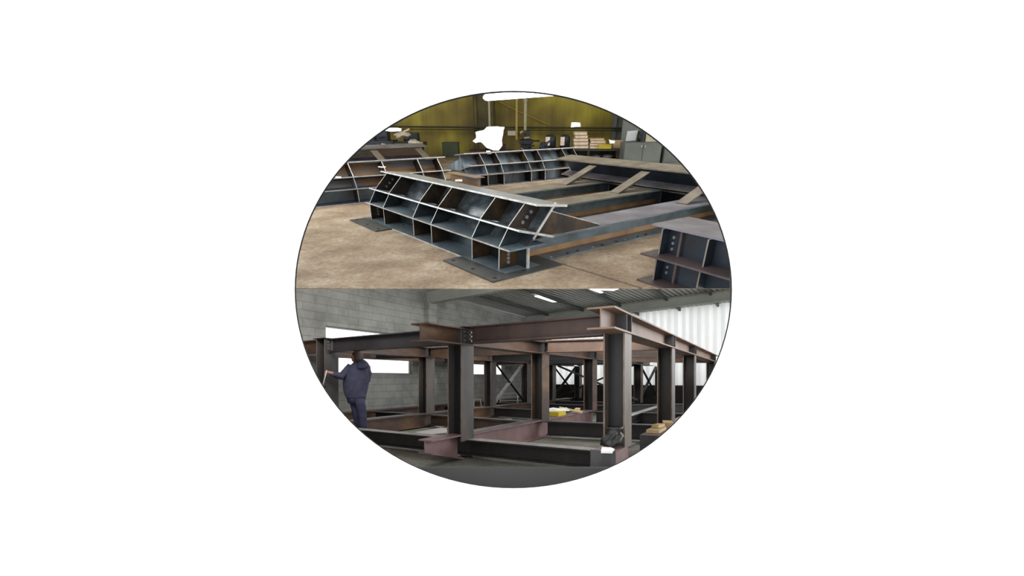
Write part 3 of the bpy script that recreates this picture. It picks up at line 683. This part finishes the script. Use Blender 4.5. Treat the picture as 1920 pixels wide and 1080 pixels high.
sf = root('steel_framework', 'tall brown two-storey steel frame of H-columns and I-beams filling the lower shop', 'steel frame', C1, LOW)
def column(P, z0, z1, mat='col_steel', Dp=.29, w=.34, tf=.022, stiff=True):
    bm = B()
    for s in (-Dp / 2, Dp / 2 - tf): boxv(bm, P + U * s - W * w / 2 + V((0, 0, z0)), U * tf, W * w, V((0, 0, z1 - z0)))
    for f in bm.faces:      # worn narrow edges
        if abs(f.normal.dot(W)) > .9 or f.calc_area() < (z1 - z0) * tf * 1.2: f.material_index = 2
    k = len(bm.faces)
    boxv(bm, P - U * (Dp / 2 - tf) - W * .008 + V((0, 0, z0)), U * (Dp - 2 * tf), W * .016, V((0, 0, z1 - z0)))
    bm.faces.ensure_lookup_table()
    for f in bm.faces[k:]: f.material_index = 1  # darker web colour stands in for shade between the flanges
    return part('column', bm, (mat, 'dark_steel_and_shade', 'col_edge'), sf)
ZT = 2.12
def colbolts(P, c, zs, side=1):
    for z in zs:
        for o in (-.09, .09):
            bm = B(); bolt(bm, P - U * side * .147 + W * o + V((0, 0, z)), -U * side, .016, .014); part('bolt', bm, 'bolt', c)
# longitudinal rows: columns at their stations
V0p = [C0 + W * t_at(C0, x) for x in (614, 800, 919, 987, 1034, 1084)]
V1p = [C1 + W * t_at(C1, x) for x in (864, 1013, 1107, 1166, 1197)]
V2p = [A0 + W * t_at(A0, x) for x in (1158, 1249, 1293, 1333)]
cols = []
for row, (pts, zt_, zb_) in enumerate(((V0p, 1.87, .30), (V1p, 1.85, .30), (V2p, 1.90, .36))):
    for k, p in enumerate(pts):
        top = zt_ if not (row == 1 and k == 0) else 2.10
        if row == 0 and k == 0: top = 2.10
        sc_ = 1.0 if p.y < 13 else 1.0
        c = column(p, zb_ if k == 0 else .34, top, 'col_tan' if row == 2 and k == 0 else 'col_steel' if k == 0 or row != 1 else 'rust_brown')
        if k == 0 and row < 2: colbolts(p, c, (1.90, 1.97, 2.04))
        cols.append(c)
# cap plates on the two front columns
for p in (C1, C0):
    bm = B(); boxv(bm, p - U * .2 - W * .22 + V((0, 0, 2.10)), U * .4, W * .44, V((0, 0, .015))); part('cap_plate', bm, 'dark_steel_and_shade', sf)
def zbeam(name, p0, p1, h, w, mat, topmat=None, label=None, capmat=None):
    bm = B(); s, n = ibeam(bm, p0, p1, h, w); o = part(name, bm, mat, sf, label=label)
    if topmat:
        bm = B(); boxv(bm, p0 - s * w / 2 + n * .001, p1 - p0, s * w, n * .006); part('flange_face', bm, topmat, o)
    return o
def at(p, z): return V((p.x, p.y, z))
# top long beams with overhanging stubs
top = dict(h=.26, w=.34)
for row, (pts, st_, en, z) in enumerate(((V0p, -.0, 14.0, 2.12), (V1p, -1.0, 14, 2.09), (V2p, -.72, 13.5, 2.16))):
    p0, d = pts[0], W
    if row == 2:   # keep to the pixel line of the upper right flange
        a = at(p0 + d * st_, zpix(p0 + d * st_, 575)); q = V2p[3] + d * 1.0; b = at(q, zpix(q, 656))
        b.z = 2.17
    else:
        a = at(p0 + d * st_, z); b = at(p0 + d * en, z)
    zbeam('long_beam', a, b, .265, .34, 'rust_brown' if row != 2 else 'rust_copper')
    # web stiffeners over each column
    for k, c in enumerate(pts):
        if row == 0 and k == 0: continue
        f = (c - p0).dot(d) ; f = (f - st_) / ((b - a).length); zz = a.z + (b.z - a.z) * f
        for o in (-.13, .11):
            bm = B(); boxv(bm, at(c, zz - .243) + W * o - U * .16, W * .014, U * .15, V((0, 0, .22))); part('stiffener', bm, 'flange_grey', sf)
# top cross beams between the rows
def cross(pa, pb, za, zb, h=.27, w=.22, mat='rust_brown', topmat=None, trim=.17):
    d = (pb - pa); d.z = 0; d.normalize()
    return zbeam('cross_beam', at(pa + d * trim, za), at(pb - d * trim, zb), h, w, mat, topmat)
front = []
cross(C1, A0, 2.125, 2.14, .27, mat='rust_front')
cross(C0, C1, 2.105, 2.125, .27, mat='rust_front2')
# short piece left of C0 to the edge
q = C0 + U * 2.4; cross(q, C0, 2.10, 2.10, .27, mat='rust_brown')
for k in range(1, 4): cross(V1p[k], V2p[min(k, 3)], 2.12, 2.12, .26, mat='rust_copper' if k == 1 else 'rust_brown')
for k in range(1, 5): cross(V0p[k], V1p[min(k, 4)], 2.10, 2.10, .26, mat='dark_steel_and_shade' if k != 1 else 'rust_brown')
# bottom long beams
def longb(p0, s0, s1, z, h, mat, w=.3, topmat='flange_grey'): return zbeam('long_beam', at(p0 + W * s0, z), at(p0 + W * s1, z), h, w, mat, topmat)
longb(V0p[0], -.2, 13.5, .37, .34, 'rust_brown')
longb(V1p[0], .16, t_at(C1, 1107) + .25, .40, .39, 'rust_pink', .26)
# tapered stub in front of the centre column
bm = B(); s_ = U * .01
e = V((0, 0, 1))
p0 = at(C1 - W * .18, 0); p1 = at(C1 - W * .98, 0)
prism(bm, [p0 + e * .03 + U * .0, p0 + e * .385, p1 + e * .385, p1 + e * .22], U * .016)
boxv(bm, p1 + e * .385 - U * .13, W * .82, U * .26, e * .02)
boxv(bm, p1 + e * .205 - U * .13, (p0 + e * .02) - (p1 + e * .205), U * .26, e * .016)
part('tapered_stub', bm, 'rust_pink', sf)
# V2 bottom beam with closed end
zb2 = .43
a = at(A0 - W * .62, .42); bm = B(); boxv(bm, a - U * .15 - e * .27, W * .6, U * .30, e * .27); part('box_stub', bm, 'rust_pink', sf)
bm = B(); boxv(bm, a - U * .16 - e * .28 - W * .012, W * .012, U * .32, e * .29); part('end_plate', bm, 'flange_grey', sf)
longb(A0, -.02, .42, .40, .33, 'dark_steel_and_shade', .3)
# bottom cross beams
cross(C1, A0, .31, .33, .24, .22, 'dark_steel_and_shade', 'top_edge', trim=.0)
cross(C0, C1, .30, .31, .24, .22, 'dark_steel_and_shade', 'top_edge', trim=.0)
q = C0 + U * 2.4; cross(q, C0, .30, .30, .27, .22, 'dark_steel_and_shade', 'top_edge')
for k in range(1, 5): cross(V0p[k], V1p[min(k, 4)], .33, .33, .27, .2, 'dark_steel_and_shade' if k > 1 else 'rust_brown', 'flange_grey')
for k in range(1, 4): cross(V1p[k], V2p[k], .36, .36, .3, .2, 'dark_steel_and_shade', 'flange_grey')
# extra row of long beams beside the block wall, tied back to the left row
ex = C0 + U * 2.05
zbeam('long_beam', at(ex - W * 1.5, 2.12), at(ex + W * 13.6, 2.12), .27, .3, 'rust_brown')
zbeam('long_beam', at(ex - W * 1.5, .37), at(ex + W * 13.6, .37), .34, .3, 'rust_brown')
for k in (1, 2, 3):
    cross(ex + W * (V0p[k] - C0).dot(W) - W * .14, V0p[k], 2.10, 2.10, .26, mat='dark_steel_and_shade')
    cross(ex + W * (V0p[k] - C0).dot(W) - W * .14, V0p[k], .33, .33, .27, .2, 'dark_steel_and_shade', 'flange_grey')
# joist set halfway
pm = V1p[0].lerp(V2p[0], .33) + W * 1.0
# intermediate long beam on the right bay, light flange
pj = LP(1183, 778, 1); 
Yj = (CAMZ - .36) * F / (778 - PY); Yk = (CAMZ - .36) * F / (762 - PY)
ja, jb = LP(1183, 778, Yj), LP(1240, 760, Yk)
zbeam('joist', ja - (jb - ja) * .3, jb, .2, .2, 'dark_steel_and_shade', 'top_edge')
# diagonal cross bracing in the far bays
def brace(p0, p1, lab=None):
    d = (p1 - p0).normalized(); bm = B(); s = d.cross(e).normalized(); n = s.cross(d)
    boxv(bm, p0 - s * .045, p1 - p0, s * .09, n * .012); boxv(bm, p0 - s * .045, p1 - p0, s * .012, n * .07)
    part('diagonal_brace', bm, lab or 'flange_grey', sf)
def xbr(pa, pb, m1='dark_steel_and_shade', m2='flange_grey', z0=.42, z1=1.82):
    brace(at(pa, z1), at(pb, z0), m1); brace(at(pa, z0) + U * .03, at(pb, z1) + U * .03, m2)
xbr(V0p[2] + W * .3, V0p[3] - W * .2, 'dark_steel_and_shade', 'top_edge')
xbr(V0p[4] + W * .2, V0p[5] - W * .2, 'dark_steel_and_shade', 'dark_steel_and_shade')
xbr(V0p[4] + W * .6, V1p[4] - W * .2, 'flange_grey', 'dark_steel_and_shade')
xbr(V1p[4] + W * .3, V1p[4] + W * 3.6, 'dark_steel_and_shade', 'flange_grey')
bm = B()
c = column(V1p[4] + W * 4, .34, 1.85, 'dark_steel_and_shade')
# ---- bottom long beam of the right row, with pine offcuts
n0 = LP(1196, 812, 1); Yn = (CAMZ - .42) * F / (813 - PY)
na = LP(1221, 815, (CAMZ - .42) * F / (815 - PY)); nb_ = na + W * 4.5; na = na - W * .1
s = V((W.y, -W.x, 0))
zbeam('long_beam', na, na + W * 9, .41, .3, 'rust_pink')
bm = B(); boxv(bm, na - s * .15 - e * .41 - W * .012, W * .012, s * .3, e * .41); part('end_plate', bm, 'flange_grey', sf)

def block(c, d, ln, w, h, tilt=0, roll=0):
    d = V(d).normalized(); s = V((-d.y, d.x, 0))
    d2 = (d + e * tilt).normalized(); n = s.cross(d2) * -1
    if n.z < 0: n = -n
    bm = B(); boxv(bm, c - d2 * ln / 2 - s * w / 2, d2 * ln, s * w, n * h); return bm
def onrow(P, px, off=0): return P + W * t_at(P, px) + U * off
zt1 = .42
pn = na + W * .85; pn = at(pn, .422)
ofc = 'pine offcuts on the right-hand steel beam'
single('timber_offcut', block(pn + W * -.25 + U * .02, W, .62, .2, .05), 'wood', 'flat pine board lying nearest on the right-hand steel beam', 'timber', LOW, ofc)
single('timber_offcut', block(pn + W * .45 - U * .04 + e * .002, W + U * .25, .5, .16, .1), 'wood', 'thick pine offcut farther along the right-hand steel beam', 'timber', LOW, ofc)
single('timber_offcut', block(pn + W * -.1 + U * .02 + e * .055, W - U * .15, .3, .12, .05), 'wood', 'short pine offcut lying on the flat pine board', 'timber', LOW, ofc)
# on the central pink beam
zc = .411
c1 = at(onrow(C1, 1046, .0), zc); c2 = at(onrow(C1, 1060), zc); c3 = at(onrow(C1, 1080), zc)
yb = root('yellow_package', 'yellow package in white wrapping on the pink beam behind the centre column', 'package', c1, LOW)
bm = B(); boxv(bm, c1 - U * .13 - W * .25, W * .45, U * .24, e * .1); part('yellow_box', bm, 'yellow', yb)
bm = crumple([c1 + V((-.3, .1, .1)), c1 + V((.3, .2, .1)), c1 + V((.25, .25, .17)), c1 + V((-.28, .12, .15))], V((0, .12, 0)), .04, 5, 2); part('white_wrapping', bm, 'paper', yb)
single('timber_offcut', block(at(onrow(C1, 1070), zc + .06), U * -1 + W * .4, .6, .13, .04, -.2), 'wood', 'pale pine board leaning beside the yellow package', 'timber', LOW, 'pine offcuts by the yellow package')
single('timber_offcut', block(c3 + W * .1, W + U * .3, .5, .12, .09), 'wood', 'pine block at the end of the pink beam', 'timber', LOW, 'pine offcuts by the yellow package')
# black bag at the foot of the right column
pbag = LP(1148, 709, 5.66); pbag.z = .462
bm = B()
rings = []
for q, rx, ry, ox in ((0, .13, .1, -.02), (.04, .14, .11, 0), (.1, .12, .1, .01), (.15, .09, .08, .02), (.19, .1, .05, .03), (.23, .12, .04, .02)):
    rings.append((pbag + V((ox, 0, q)), V((rx, 0, 0)), V((0, ry, 0))))
loft(bm, rings, 20); bmesh.ops.subdivide_edges(bm, edges=bm.edges, cuts=1, use_grid_fill=True)
for v in bm.verts: v.co += noise.noise_vector(v.co * 14) * .03
single('plastic_bag', bm, 'black_bag', 'crumpled black plastic bag at the foot of the right-hand column', 'bag', LOW, None, True)
# added white piece for the burnt-out patch on the box stub
def onz(px, py, z): return LP(px, py, (CAMZ - z) * F / (py - PY))
bm = crumple([onz(1128, 846, .447), onz(1150, 846, .447), onz(1152, 843, .447), onz(1146, 839.5, .447), onz(1128, 839.5, .447)], V((0, 0, .008)), .005, 3, 2)
q = [LP(x, y, 5.36) for x, y in ((1127, 842.5), (1151, 842.5), (1148, 850), (1127, 849.5))]
prism(bm, q, V((0, -.006, 0)))
single('white_spot_standin', bm, GLOW, 'white stand-in patch on the closed end of the bottom beam below the black bag', 'rag', LOW)
# a pale board, and a pale sheet painting the bright floor reflection
def floorsheet(px, name, label, cat, mat='panelwhite'):
    pts = []
    for x, y in px:
        Y = (CAMZ - .02) * F / (y - PY); pts.append(LP(x, y, Y) - e * .0)
    bm = B(); prism(bm, pts, e * .02); return single(name, bm, mat, label, cat)
floorsheet([(777, 812), (838, 801), (838, 812), (800, 816)], 'pale_board_and_glare', 'pale board on the floor left of the centre column', 'board')
floorsheet([(892, 789), (915, 786.5), (960, 786.5), (940, 792), (894, 800)], 'pale_board_and_glare', 'pale patch of painted floor glare right behind the centre column', 'board')
# guard rail and stepladder deep in the shop
rl = root('guard_rail', 'light tubular guard rail at the back of the lower shop', 'rail', LP(955, 762, 19) * 1.0, LOW)
rl_base = BASE[rl.name]
YR = 18.4
for x in (938, 970.5):
    bm = B(); tube(bm, [at(LP(x, 738, YR), 0), LP(x, 738, YR)], .025); part('post', bm, 'rail', rl)
for y in (738, 745, 751.5):
    bm = B(); tube(bm, [LP(938, y, YR), LP(988, y - 1, YR)], .018); part('rail_bar', bm, 'rail', rl)
ld = root('step_stool', 'small white stool behind the centre column by the block wall', 'stool', at(LP(895, 760, 17), 0), LOW)
bm = B(); a = LP(889, 748, 17); box(bm, a.x, a.x + .26, 16.9, 17.2, a.z - .03, a.z); part('seat', bm, 'panelwhite', ld)
for k, (x, dx) in enumerate(((889, -.02), (900, .1))):
    for y in (16.92, 17.17):
        bm = B(); p = LP(x, 748, y); tube(bm, [p, V((p.x + dx, y, 0))], .02, 6); part('leg', bm, 'panelwhite', ld)


# ================================================================== the worker
def worker():
    Y = 9.40
    def p(px, py, dy=0): return LP(px, py, Y + dy)
    r = root('person', 'person in navy hooded workwear standing at the left column holding a hammer', 'person', at(p(672, 800), 0), LOW)
    X = V((1, 0, 0)); Yv = V((0, 1, 0))
    # continuous body: skin-modifier skeleton
    J = {}
    def j(n, v, rad): J[n] = (v, rad)
    j('pelvis', p(668, 736), .11); j('waist', p(668, 722), .13); j('chest', p(671, 700), .15); j('neck0', p(672, 686), .06); j('neck', p(671, 680), .055)
    j('head', p(669.5, 671), .085); j('crown', p(669.5, 665), .075)
    j('ls', p(656, 689), .07); j('le', p(640, 706, -.15), .05); j('lw', p(621, 699, -.38), .032)
    j('rs', p(687, 689, .05), .07); j('re', p(688, 712, .14), .05); j('rw', p(672, 708, .1), .032)
    j('lh', p(663, 744, .05), .07); j('lk', p(668, 776, .02), .06); j('la', p(676, 815, .1), .04); j('lt', at(p(670, 820, -.04), .04), .035)
    j('rh', p(673, 744, -.04), .07); j('rk', p(679, 774, -.06), .06); j('ra', p(681, 816, -.08), .04); j('rt', at(p(676, 822, -.2), .04), .035)
    for nm in ('la', 'ra'): J[nm] = (at(J[nm][0], .1), J[nm][1])
    names = list(J); E_ = [('pelvis', 'waist'), ('waist', 'chest'), ('chest', 'neck0'), ('neck0', 'neck'), ('neck', 'head'), ('head', 'crown'), ('chest', 'ls'), ('ls', 'le'), ('le', 'lw'), ('chest', 'rs'), ('rs', 're'), ('re', 'rw'), ('pelvis', 'lh'), ('lh', 'lk'), ('lk', 'la'), ('la', 'lt'), ('pelvis', 'rh'), ('rh', 'rk'), ('rk', 'ra'), ('ra', 'rt')]
    base = BASE[r.name]
    verts = [J[n][0] - base for n in names]; rad = [J[n][1] for n in names]; edges = [(names.index(a), names.index(b)) for a, b in E_]
    # hands: palm plus five bent fingers
    for wn, dirv, sgn in (('lw', V((-.9, -.1, .12)), 1), ('rw', V((-.5, .8, .1)), -1)):
        w0 = J[wn][0] - base; d = dirv.normalized(); side = d.cross(V((0, 1, 0))).normalized(); cur = V((0, -.3, -1)).normalized()
        pal = len(verts); verts.append(w0 + d * .06); rad.append(.028); edges.append((names.index(wn), pal))
        for k in range(4):
            b0 = len(verts); o = side * (k - 1.5) * .02
            for q, (a, c) in enumerate(((.1, 0), (.125, .022), (.115, .05 - .004 * abs(k - 1)))):
                verts.append(w0 + d * a + o + cur * c); rad.append(.0095)
                edges.append((pal if q == 0 else b0 + q - 1, b0 + q))
        b0 = len(verts)
        for q, (a, c) in enumerate(((.06, .035), (.085, .06))):
            verts.append(w0 + d * a - side * .03 + cur * c * .6 + V((0, -.02, 0))); rad.append(.011); edges.append((pal if q == 0 else b0, b0 + q))
    me = bpy.data.meshes.new('body'); me.from_pydata(verts, edges, []); me.materials.append(M['skin'])
    body = bpy.data.objects.new('body', me); COL.objects.link(body); body.parent = r
    sk = body.modifiers.new('skin', 'SKIN'); sk.use_smooth_shade = True
    for v, q in zip(me.skin_vertices[0].data, rad): v.radius = (q, q)
    me.skin_vertices[0].data[0].use_root = True
    ss = body.modifiers.new('sub', 'SUBSURF'); ss.levels = ss.render_levels = 1
    # jacket
    def ring(px, py, rx, ry, dy=0): return (p(px, py, dy), X * rx, Yv * ry)
    bm = B(); loft(bm, [ring(668, 746, .2, .15), ring(667, 744, .215, .16), ring(666.5, 732, .24, .175), ring(667.5, 718, .262, .185), ring(669, 704, .25, .185), ring(671, 694, .225, .175), ring(671.5, 687, .19, .15), ring(672.5, 682, .13, .12), ring(672, 679, .09, .09)], 24)
    for v in bm.verts: v.co += noise.noise_vector(v.co * 7) * .022
    jk = part('jacket', bm, 'navy', r, True)
    for nm, pts, rr in (('sleeve', (p(657, 688), p(648, 697, -.08), p(639, 706, -.17), p(631, 704, -.26), p(623, 700, -.36)), (.085, .078, .07, .058, .048)),
                        ('sleeve', (p(687, 688, .04), p(690, 700, .08), p(688, 713, .14), p(682, 713, .16), p(674, 710, .12)), (.085, .08, .07, .06, .05))):
        bm = B(); tube(bm, list(pts), list(rr), 14)
        bmesh.ops.subdivide_edges(bm, edges=bm.edges, cuts=1)
        for v in bm.verts: v.co += noise.noise_vector(v.co * 12) * .012
        part(nm, bm, 'navy', jk, True)
    bm = B(); loft(bm, [ring(679, 691, .1, .08, -.14), ring(681, 685, .13, .09, -.12), ring(680, 679, .1, .08, -.09), ring(678, 674, .05, .05, -.05)], 16); part('hood', bm, 'navy', jk, True)
    bm = B()
    loft(bm, [ring(668, 738, .2, .15), ring(668, 748, .19, .15), ring(668, 756, .17, .14)], 18)
    for pts, rr in (((p(663, 748, .05), p(666, 762, .04), p(669, 778, .03), p(673, 796, .08), at(p(676, 815, .1), .08)), (.1, .098, .085, .075, .07)),
                    ((p(673, 748, -.04), p(677, 762, -.06), p(679, 776, -.06), p(681, 796, -.07), at(p(682, 815, -.08), .08)), (.105, .1, .09, .08, .07))):
        tube(bm, list(pts), list(rr), 14)
    for v in bm.verts: v.co += noise.noise_vector(v.co * 9) * .012
    part('trousers', bm, 'navy2', r, True)
    for q, (cx, dy) in enumerate(((674, .07), (680, -.12))):
        c = at(p(cx, 820, dy), .0); bm = B()
        loft(bm, [(c + V((0, 0, .0)), V((.13, 0, 0)), V((0, .055, 0))), (c + V((0, 0, .05)), V((.13, 0, 0)), V((0, .055, 0))), (c + V((.03, 0, .09)), V((.09, 0, 0)), V((0, .05, 0))), (c + V((.05, 0, .13)), V((.055, 0, 0)), V((0, .05, 0)))], 14); part('boot', bm, 'boot', r, True)
    # head details: turned left and away
    h = p(669, 671)
    bm = B(); bmesh.ops.create_uvsphere(bm, u_segments=20, v_segments=14, radius=1)
    for v in bm.verts:
        c = v.co.copy(); v.co = h + V((c.x * .12, c.y * .125, c.z * .14 - (.02 if c.z < 0 else 0)))
        if c.x < -.55 and c.z < .3: v.co.x += .03
        v.co += noise.noise_vector(v.co * 25) * .014
    bmesh.ops.delete(bm, geom=[v for v in bm.verts if (v.co - h).x < -.055 and (v.co - h).z < .03 and (v.co - h).z > -.2], context='VERTS')
    bmesh.ops.translate(bm, verts=bm.verts, vec=V((.018, -.01, .02)))
    part('hair', bm, 'hair', r, True)
    bm = B(); bmesh.ops.create_uvsphere(bm, u_segments=20, v_segments=14, radius=1)
    for v in bm.verts:
        c = v.co.copy(); v.co = h + V((c.x * .093 - .012, c.y * .085, c.z * .118))
    part('head', bm, 'skin', r, True)
    bm = B(); prism(bm, [h + V((-.1, -.015, .0)), h + V((-.125, 0, -.03)), h + V((-.1, .0, -.035)), h + V((-.1, .02, -.02))], V((0, .01, .004))); part('nose', bm, 'skin', r, True)
    bm = B(); box(bm, h.x - .105, h.x - .09, h.y - .03, h.y + .03, h.z - .062, h.z - .052); part('mouth', bm, 'hair', r)
    for s in (-1, 1):
        bm = B(); bmesh.ops.create_icosphere(bm, subdivisions=1, radius=.011, matrix=Matrix.Translation(h + V((-.092, s * .035, .012)))); part('eye', bm, 'boot', r, True)
        bm = B(); bmesh.ops.create_icosphere(bm, subdivisions=2, radius=.028, matrix=Matrix.Translation(h + V((0, s * .088, -.01))) @ Matrix.Diagonal((.7, .4, 1.1, 1))); part('ear', bm, 'skin', r, True)
    # hammer in the left hand
    g = LP(612.5, 699, Y - .42)
    g = g + V((0, -.02, 0)); hm = root('hammer', 'hammer with pale handle held in the worker\'s left hand', 'hammer', g, LOW)
    bm = B(); tube(bm, [g + V((.01, 0, .05)), g + V((-.035, 0, -.12)), g + V((-.07, 0, -.26))], [.014, .013, .014], 10); part('handle', bm, 'panelwhite', hm, True)
    bm = B(); c = g + V((-.07, 0, -.26)); tube(bm, [c + V((-.06, 0, .02)), c + V((.06, 0, -.02))], .024, 10); part('hammer_head', bm, 'dark_steel_and_shade', hm, True)
worker()

# ------------------------------------------------------------------ light
wd = bpy.data.worlds.new('daylight'); sc.world = wd; wd.use_nodes = True
bg = wd.node_tree.nodes['Background']; bg.inputs[0].default_value = (1, 1, 1, 1); bg.inputs[1].default_value = 2.0
def area(name, loc, rot, sx, sy, e_, c=(1, 1, 1), room=LOW):
    l = bpy.data.lights.new(name, 'AREA'); l.shape = 'RECTANGLE'; l.size = sx; l.size_y = sy; l.energy = e_; l.color = c
    o = bpy.data.objects.new(name, l); COL.objects.link(o); o.matrix_world = room @ Matrix.Translation(loc) @ Matrix.Rotation(rot[0], 4, 'X') @ Matrix.Rotation(rot[1], 4, 'Y')
area('shop_light', (0, 13, 6.1), (0, 0), 20, 3, 900, (1, .95, .85), UP)
area('left_area_light', (-9.5, 9, 3.2), (math.radians(0), math.radians(-75)), 4, 8, 500, (.9, .95, 1), UP)  # unseen area lamp for the light from the left, no door here
area('right_fill', (9.5, 9, 3.0), (0, math.radians(80)), 3, 7, 420, (1, 1, 1))  # added unseen lamp brightening the lower shop from the right
area('roof_fill', (1.5, 12.3, 4.05), (0, 0), 7, 1.0, 260, (1, 1, 1))  # added lamp above the sight line to brighten the lower shop
area('front_fill', (0, 7.2, 3.0), (math.radians(108), 0), 9, .4, 330, (1, 1, 1))  # added lamp under the upper floor, lights the room frontally and the roof
l = bpy.data.lights.new('sheet_backlight', 'AREA'); l.shape = 'RECTANGLE'; l.size = 14; l.size_y = 5; l.energy = 110  # added unseen lamp behind the corrugated sheet to brighten it
o = bpy.data.objects.new('sheet_backlight', l); COL.objects.link(o)
c = WP + W * 18.6 - U * 6.5 + V((0, 0, 3.4)); o.location = c; o.rotation_euler = (-W).to_track_quat('-Z', 'Y').to_euler()

cam = bpy.data.cameras.new('camera'); co_ = bpy.data.objects.new('camera', cam); COL.objects.link(co_)
co_.location = (0, 0, CAMZ); co_.rotation_euler = (math.pi / 2, 0, 0)
cam.sensor_width = 36; cam.lens = F / 1920 * 36; cam.shift_y = (PY - 540) / 1920; cam.clip_start = .05; cam.clip_end = 200
sc.camera = co_
sc.view_settings.view_transform = 'Standard'
